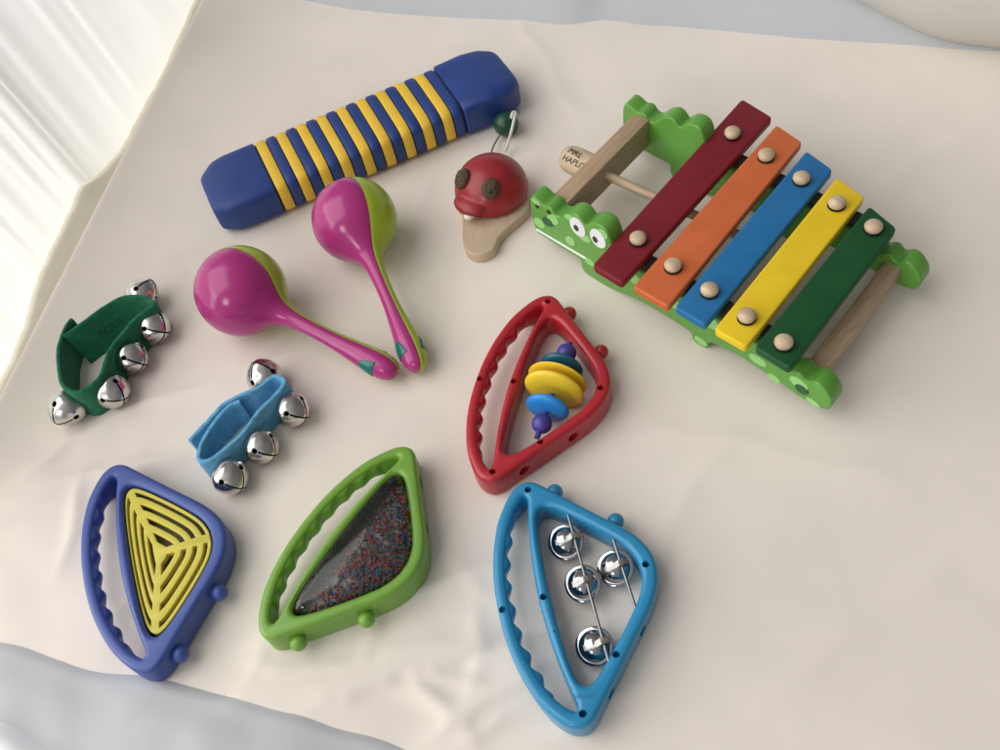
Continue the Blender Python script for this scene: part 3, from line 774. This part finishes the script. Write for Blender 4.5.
p0 = at(242, 425, 0)
bw = thing("wrist_bells", "light blue felt wrist strap with four silver bells below the left maraca", "wrist bells", p0, "felt wrist straps with bells")
HS2 = .023
bpath = [(189, 440), (198, 430), (212, 414), (226, 402), (238, 396), (256, 387.5), (268, 378.5), (276, 375.5), (283.5, 379), (282, 386), (272, 397), (260, 409), (247, 426), (231, 442.5), (216, 455), (204, 461), (198, 457), (201, 445), (209, 430), (221, 412), (235, 403), (258, 411)]
bpath = [(189, 440), (198, 430), (211, 416), (223, 404), (236, 396.5), (256, 387.5), (268, 378.5), (276, 375.5), (283.5, 379), (282, 386), (272, 397), (260, 409), (247, 426), (231, 442.5), (216, 455), (204, 461), (198, 457), (200, 446), (208, 430), (218, 416), (229, 405), (239, 400)]
strap(bpath, HS2, "felt_strap", M['felt_blue'], bw)
bells(bw, [(264, 376, .0116, (-.35, -.70, .55), 30), (293, 410.5, .0110, (.80, .38, .45), 40), (262, 447, .0110, (.78, .42, .45), 40), (231, 477, .0112, (.70, .55, .45), 40)], .0114)

# ------------------------------------------------------------------ triangular hand shakers
OUT = [(-29, 0), (-28.4, 14), (-26.4, 27), (-23.4, 38), (-19.6, 48), (-15, 56), (-10, 62.2), (-5, 65.6), (0, 66.4), (4.5, 64.6), (9, 60.2), (20, 48.4), (32, 35.6), (43, 24), (49, 16), (52.7, 8.2)]
OUT = OUT + [(54, 0)] + [(a, -b) for a, b in OUT[:0:-1]]
SLOT = [(-8.0, 0), (-7.5, 14), (-6.2, 28), (-4.5, 40), (-2.7, 50), (-1.8, 55), (-2.6, 58), (-5.0, 57.0), (-9.6, 52), (-14.2, 44.5), (-18.4, 34), (-21.2, 23), (-22.8, 12)]
SLOT = SLOT + [(-23.2, 0)] + [(a, -b) for a, b in SLOT[:0:-1]]
WIN = [(-1.8, 0), (-1.6, 14), (-1.0, 28), (.2, 40), (2.0, 46), (5, 48.4), (9, 47.3), (15.5, 42), (26, 31.5), (36, 20.5), (42, 12.5), (45, 5)]
WIN = WIN + [(45.4, 0)] + [(a, -b) for a, b in WIN[:0:-1]]
SCREWS = [(0, 60.7), (-26.6, 0), (-5.2, 0), (48.6, 0), (22.2, -39), (0, -60.7)]
TH = .0170
def affine(pairs):
    A = []; y = []
    for (u, v), (px, py), z in pairs:
        w = at(px, py, z); A.append((u * mm, v * mm, 1)); y.append((w.x, w.y))
    sol, *_ = np.linalg.lstsq(np.array(A), np.array(y), rcond=None)
    return sol
def shaker(label, mat, pairs, top_screws, bevel, knob_sign):
    sol = affine(pairs)
    def W(u, v, z=0.0):
        u *= mm; v *= mm
        return Vector((u * sol[0, 0] + v * sol[1, 0] + sol[2, 0], u * sol[0, 1] + v * sol[1, 1] + sol[2, 1], z))
    def loop2(L, n=5, k=None): return catmull([W(*p) for p in L], n)
    t = thing("triangle_shaker", label, "hand shaker", W(15, 0), "triangular hand shakers with grip slots")
    me = plate([loop2(OUT), loop2(SLOT), loop2(WIN)], 0, TH, bevel, 4)
    cb = BM()
    if top_screws:
        for u, v in SCREWS: add_cyl(cb, W(u, v, TH - .007), W(u, v, TH + .002), .0019, n=18)
    en = Vector((.722, .692)) # outward normal of the slanted edges (canonical)
    for u, v in ((15.5, 53.2), (38.5, 28.9)):
        a = W(u - 7 * en.x, -knob_sign * (v - 7 * en.y), TH * .5); b = W(u + 5 * en.x, -knob_sign * (v + 5 * en.y), TH * .5)
        add_cyl(cb, a, b, .0034, n=20)
    me = cut(me, cb)
    inv = np.linalg.inv(sol[:2, :2])
    def slim(x, y, z):
        # the handle is thinner than the body: its underside stands clear of the cloth
        u, v = (np.array([x, y]) - sol[2]) @ inv * 1000
        k = smooth(58, 44, abs(v)) * smooth(1.5, -1.5, u - (-15.5 + 11.5 * (abs(v) / 57) ** 2))
        return TH - (TH - z) * (1 - .46 * k)
    for vtx in me.vertices: vtx.co.z = slim(*vtx.co)
    body = put("frame", me, mat, t, angle=35)
    # scalloped finger grip: a wavy rib swelling from the inner wall of the handle
    left = [p for p in catmull([Vector((a, b, 0)) for a, b in SLOT], 16) if p.x < -3.4 - 3.4 * (1 - abs(p.y) / 60) * 2 and abs(p.y) < 53.5]
    left.sort(key=lambda p: p.y)
    arc = [0.0]
    for p, q in zip(left, left[1:]): arc.append(arc[-1] + (q - p).length)
    def at_arc(t):
        for k in range(len(arc) - 1):
            if arc[k] <= t <= arc[k + 1] + 1e-6:
                f = (t - arc[k]) / max(1e-6, arc[k + 1] - arc[k]); return left[k].lerp(left[k + 1], f)
        return left[-1]
    bm = BM(); rows = []; NQ = 150; Lt = arc[-1]
    for q in range(NQ + 1):
        tq = Lt * q / NQ
        c0 = at_arc(tq); d0 = (at_arc(min(Lt, tq + 1.5)) - at_arc(max(0, tq - 1.5))).normalized(); n0 = Vector((d0.y, -d0.x, 0))
        fade = smooth(0, 12, min(tq, Lt - tq))
        b = fade * (1.7 + 1.25 * math.cos(2 * PI * (tq - Lt / 2) / 12.6)) - (1 - fade) * 1.2
        sec = [(-1.8, .90), (min(-.15, b), .88), (b * .55 if b > 0 else b, .78), (b * .86 if b > 0 else b, .66), (b, .50), (b, .34), (b * .86 if b > 0 else b, .18), (b * .6 if b > 0 else b, .05), (-1.8, .03)]
        rows.append([bm.verts.new(W(c0.x + n0.x * du, c0.y + n0.y * du, TH * zz)) for du, zz in sec])
    for A, B in zip(rows, rows[1:]):
        for k in range(len(A)): bm.faces.new((A[k], A[(k + 1) % len(A)], B[(k + 1) % len(A)], B[k]))
    bm.faces.new(rows[0][::-1]); bm.faces.new(rows[-1]); bmesh.ops.recalc_face_normals(bm, faces=bm.faces)
    for vtx in bm.verts: vtx.co.z = slim(*vtx.co)
    put("finger_grip", bm, mat, body, angle=60)
    for u, v in ((13.8, 58.8), (41.0, 31.4)):
        bm = BM(); c = W(u, v * knob_sign, TH * .52)
        add_sphere(bm, c, .0046, 1, 1, 1, 28, 18)
        i = W(u - 5 * en.x, knob_sign * (v - 5 * en.y), TH * .52); add_cyl(bm, c, i, .0036, n=20)
        put("knob", bm, mat, t, angle=50)
    return t, W, loop2
# blue shaker with yellow grille
TH = .0180
t, W, lp_ = shaker("blue triangular shaker with a yellow slotted grille", M['blue_plastic'],
    [((-3, 57), (112, 478), TH), ((-3, -57), (140, 662), TH), ((5, 47), (132, 489.5), TH - .003), ((45, 0), (211, 538.5), TH - .003), ((4.5, -48), (158.5, 629.5), TH - .003)], False, .0027, -1)
put("tray", plate([lp_([(a * .98 + .3, b * .98) for a, b in WIN])], .003, .008, .001), M['grey_tray'], t)
# grille: slots between ever smaller copies of the outline, cut by three spokes
outer = [(a * .965 + .7, b * .965) for a, b in WIN]
loops = [lp_(outer)]
dense = catmull([Vector((a, b, 0)) for a, b in WIN], 12)
gc = Vector((14.5, 0, 0))
def near(c): return min(range(len(dense)), key=lambda q: (dense[q] - c).length)
ci = sorted([near(Vector((4, 48, 0))), near(Vector((45.4, 0, 0))), near(Vector((4, -48, 0)))])
for r0, r1 in ((.905, .835), (.715, .635), (.515, .425), (.305, .175)):
    for q in range(3):
        a, b = ci[q], ci[(q + 1) % 3]
        idx = list(range(a, b if b > a else b + len(dense)))
        seg = [dense[k % len(dense)] for k in idx]
        def trim(r):
            P = [gc + (p - gc) * r for p in seg]; A = gc + (dense[a] - gc) * r; B = gc + (dense[b] - gc) * r
            return [p for p in P if (p - A).length > 2.3 and (p - B).length > 2.3]
        o_, i_ = trim(r0), trim(r1)
        if len(i_) < 2: continue
        loops.append([W(p.x, p.y) for p in o_ + i_[::-1]])
put("grille", plate(loops, TH - .0056, TH - .0020, .0004, 2), M['yellow_plastic'], t)
# green rain shaker
TH = .0205
t, W, lp_ = shaker("green triangular shaker with a clear window over tiny coloured grains", M['green_plastic'],
    [((-3, 57), (399, 453), TH), ((-3, -57), (269, 622.5), TH), ((5, 48), (396, 481), TH - .002), ((45.4, 0), (403, 568), TH - .002), ((4, -48.4), (297, 611.5), TH - .002)], False, .0027, -1)
put("tray", plate([lp_([(a * .99 + .2, b * .99) for a, b in WIN])], .004, .0100, .001), M['shaker_floor'], t)
bm = BM()
poly = [(a * .93 + 1.2, b * .93) for a, b in WIN]
def inside(u, v):
    c = False; n = len(poly)
    for i in range(n):
        (x1, y1), (x2, y2) = poly[i], poly[i - 1]
        if (y1 > v) != (y2 > v) and u < (x2 - x1) * (v - y1) / (y2 - y1) + x1: c = not c
    return c
cnt = 0
while cnt < 1250:
    u = random.uniform(0, 45); v = random.uniform(-48, 48)
    if not inside(u, v): continue
    # grains have slid towards the right-hand corner
    if random.random() > .22 + .78 * smooth(0, 22, u + .10 * v): continue
    bmesh.ops.create_icosphere(bm, subdivisions=1, radius=random.uniform(.0008, .0011), matrix=Matrix.Translation(W(u, v, .0104 + random.random() ** 1.5 * .004)))
    cnt += 1
gb_ = put("coloured_grains", bm, M['grains'], t); gb_["kind"] = "stuff"
# clear domed window
bm = BM(); rings = []
base_loop = [Vector((a, b, 0)) for a, b in catmull([Vector((a, b, 0)) for a, b in WIN], 4) and [(p.x, p.y) for p in catmull([Vector((a, b, 0)) for a, b in WIN], 4)]]
cc = Vector((17, 0, 0))
dome = [(.985, TH - .006)] + [(.985 - .27 * (1 - math.cos(a)), TH - .0030 + .0078 * math.sin(a)) for a in [math.radians(d) for d in range(0, 91, 9)]] + [(.5, TH + .0052), (.25, TH + .0054), (.02, TH + .0055)]
for sc, z in dome:
    rings.append([bm.verts.new(W(*(cc + (p - cc) * sc).xy, z)) for p in base_loop])
for A, B in zip(rings, rings[1:]):
    for k in range(len(base_loop)): bm.faces.new((A[k], A[(k + 1) % len(base_loop)], B[(k + 1) % len(base_loop)], B[k]))
bm.faces.new(rings[-1]); bmesh.ops.recalc_face_normals(bm, faces=bm.faces)
put("clear_window", bm, M['clear'], t, angle=60)
# red shaker with discs on a rod
TH = .0190
t, W, lp_ = shaker("red triangular shaker with yellow and blue discs on a rod", M['red_plastic'],
    [(c, p, TH) for c, p in zip(SCREWS, [(548, 300), (480, 380), (512.6, 380.4), (600.4, 389), (540.6, 440), (492.4, 471)])], True, .0029, 1)
ra = at(570, 343, .0160); rb = at(537, 438, .0160); rd = (rb - ra).normalized()
bm = BM(); add_cyl(bm, ra, rb, .0017, n=16); put("rod", bm, M['purple_bead'], t)
def on_rod(px, py): 
    p = at(px, py, .0160); return ra + rd * (p - ra).dot(rd)
def disc(px, py, R, h, name, mat, flat=.35):
    c = on_rod(px, py); bm = BM(); pr = [(-h, 0), (-h * .98, R * .3), (-h * .8, R * .72), (-h * .45, R * .93), (0, R), (h * .45, R * .93), (h * .8, R * .72), (h * .98, R * .3), (h, 0)]
    P2 = catmull([Vector((a, b, 0)) for a, b in pr], 3, False); prf = [(p.x, max(0, p.y)) for p in P2]; prf[0] = (prf[0][0], 0); prf[-1] = (prf[-1][0], 0)
    add_lathe(bm, c, rd, prf, 40); put(name, bm, mat, t, angle=60)
def beadr(px, py, R, name, mat):
    bm = BM(); add_sphere(bm, on_rod(px, py), R, 1, 1, 1, 28, 20); put(name, bm, mat, t)
beadr(566, 353, .0060, "violet_bead", M['purple_bead'])
disc(562, 367, .0130, .0034, "teal_disc", M['teal_disc'])
disc(557.5, 380, .0178, .0017, "yellow_disc", M['yellow_disc'])
disc(555, 389.5, .0180, .0038, "yellow_disc", M['yellow_disc'])
disc(549, 408, .0130, .0036, "blue_disc", M['blue_disc'])
beadr(543.5, 424, .0060, "violet_bead", M['purple_bead'])
# cyan shaker with jingles on two rods
TH = .0180
t, W, lp_ = shaker("sky blue triangular shaker with four round jingles on two rods", M['cyan_plastic'],
    [(c, p, TH) for c, p in zip(SCREWS, [(528, 488.2), (502.6, 611.4), (543, 596.6), (646, 565.6), (615.6, 653), (583, 712.6)])], True, .0029, 1)
ZR = .0158
for a, b in (((568, 515), (609, 662)), ((613.5, 540), (638, 616))):
    bm = BM(); add_cyl(bm, at(*a, ZR), at(*b, ZR), .00085, n=14); put("rod", bm, M['steel'], t)
def jingle(px, py, rod_a, rod_b, parent, R=.0098):
    c = at(px, py, .0086); bm = BM()
    axd = (Vector((-.22, -.30, 1))).normalized()
    prf = [(-.0068, 0), (-.0066, .0022), (-.0052, .0054), (-.0026, .0074), (-.0010, .0080), (-.0009, .0093), (-.0005, R), (.0005, R), (.0009, .0093), (.0010, .0080), (.0026, .0074), (.0052, .0054), (.0066, .0022), (.0068, 0)]
    add_lathe(bm, c, axd, prf, 40)
    j = put("jingle", bm, M['chrome'], parent, angle=50)
    # wire strap that hangs the jingle on its rod
    A = at(*rod_a, ZR); B = at(*rod_b, ZR); d = (B - A).normalized()
    top = c + axd * .0060; tt = (top - A).dot(d); rp = A + d * tt
    sdv_ = d.cross(Z).normalized()
    pts = [c + axd * .0052 - sdv_ * .0046, rp - sdv_ * .0034, rp + Z * .0018 - sdv_ * .0016, rp + Z * .0018 + sdv_ * .0016, rp + sdv_ * .0034, c + axd * .0052 + sdv_ * .0046]
    bm = BM(); P = catmull(pts, 5, False)
    rows = []
    for p in P: rows.append([bm.verts.new(p - d * .0016), bm.verts.new(p + d * .0016)])
    for a_, b_ in zip(rows, rows[1:]): bm.faces.new((a_[0], a_[1], b_[1], b_[0]))
    r_ = bmesh.ops.solidify(bm, geom=bm.faces[:], thickness=.0005)
    put("hanger", bm, M['nickel'], j, angle=60)
R1 = ((568, 515), (608.5, 660)); R2 = ((613, 537), (637, 612))
jingle(566, 542, *R1, t); jingle(583, 583.5, *R1, t); jingle(594.5, 646, *R1, t); jingle(615.5, 568, *R2, t)
# raised maker's lettering below the window: worn and hardly readable
me = text_mesh("HALILIT", .0030); bmx = to_bm(me)
o_ = W(3.0, -53.5, TH); ux = rt.copy(); ux.z = 0; ux.normalize(); uy = Vector((-ux.y, ux.x, 0))
for v in bmx.verts: v.co = o_ + ux * v.co.x + uy * v.co.y + Z * .00012
M['cyan_print'] = plain("dark_cyan_letters", (.012, .20, .38), .4)
put("raised_letters", bmx, M['cyan_print'], t, smooth=False)

# ------------------------------------------------------------------ light
w = bpy.data.worlds.new("World"); scene.world = w; w.use_nodes = True
nt = w.node_tree; bg = nt.nodes["Background"]
tc = nt.nodes.new("ShaderNodeTexCoord"); dot = nt.nodes.new("ShaderNodeVectorMath"); dot.operation = 'DOT_PRODUCT'
dot.inputs[1].default_value = Vector((-.78, -.2, .59)).normalized()
nt.links.new(tc.outputs["Generated"], dot.inputs[0])
r = nt.nodes.new("ShaderNodeValToRGB")
r.color_ramp.elements[0].position = .0; r.color_ramp.elements[0].color = (.085, .09, .10, 1)
r.color_ramp.elements[1].position = 1.0; r.color_ramp.elements[1].color = (.80, .80, .79, 1)
e = r.color_ramp.elements.new(.55); e.color = (.30, .295, .29, 1)
mr = nt.nodes.new("ShaderNodeMapRange"); mr.inputs["From Min"].default_value = -1
nt.links.new(dot.outputs["Value"], mr.inputs["Value"]); nt.links.new(mr.outputs["Result"], r.inputs["Fac"])
nt.links.new(r.outputs["Color"], bg.inputs["Color"]); bg.inputs["Strength"].default_value = .62
def area(name, loc, target, sx, sy, power, col):
    l = bpy.data.lights.new(name, 'AREA'); l.shape = 'RECTANGLE'; l.size = sx; l.size_y = sy; l.energy = power; l.color = col
    o = bpy.data.objects.new(name, l); COL.objects.link(o); o.location = loc
    o.rotation_euler = (Vector(target) - Vector(loc)).to_track_quat('-Z', 'Y').to_euler(); return o
ctrp = Vector((.03, .4, 0))
area("window_light", ctrp + Vector((-.66, -.90, .48)) * 3.2, ctrp, .70, .85, 16, (1, .97, .92))
area("daylight", (-1.45, .50, 1.75), (0, .45, .0), 2.5, 2.1, 35, (1, .98, .955))
area("curtain_backlight", (-1.15, .62, .30), (0, .55, .05), 1.5, .7, 9, (1, .985, .97))
scene.view_settings.view_transform = 'Standard'; scene.view_settings.look = 'None'; scene.view_settings.exposure = 0.12; scene.view_settings.gamma = 1
scene.cycles.max_bounces = 8; scene.cycles.transparent_max_bounces = 8
scene.cycles.use_denoising = True
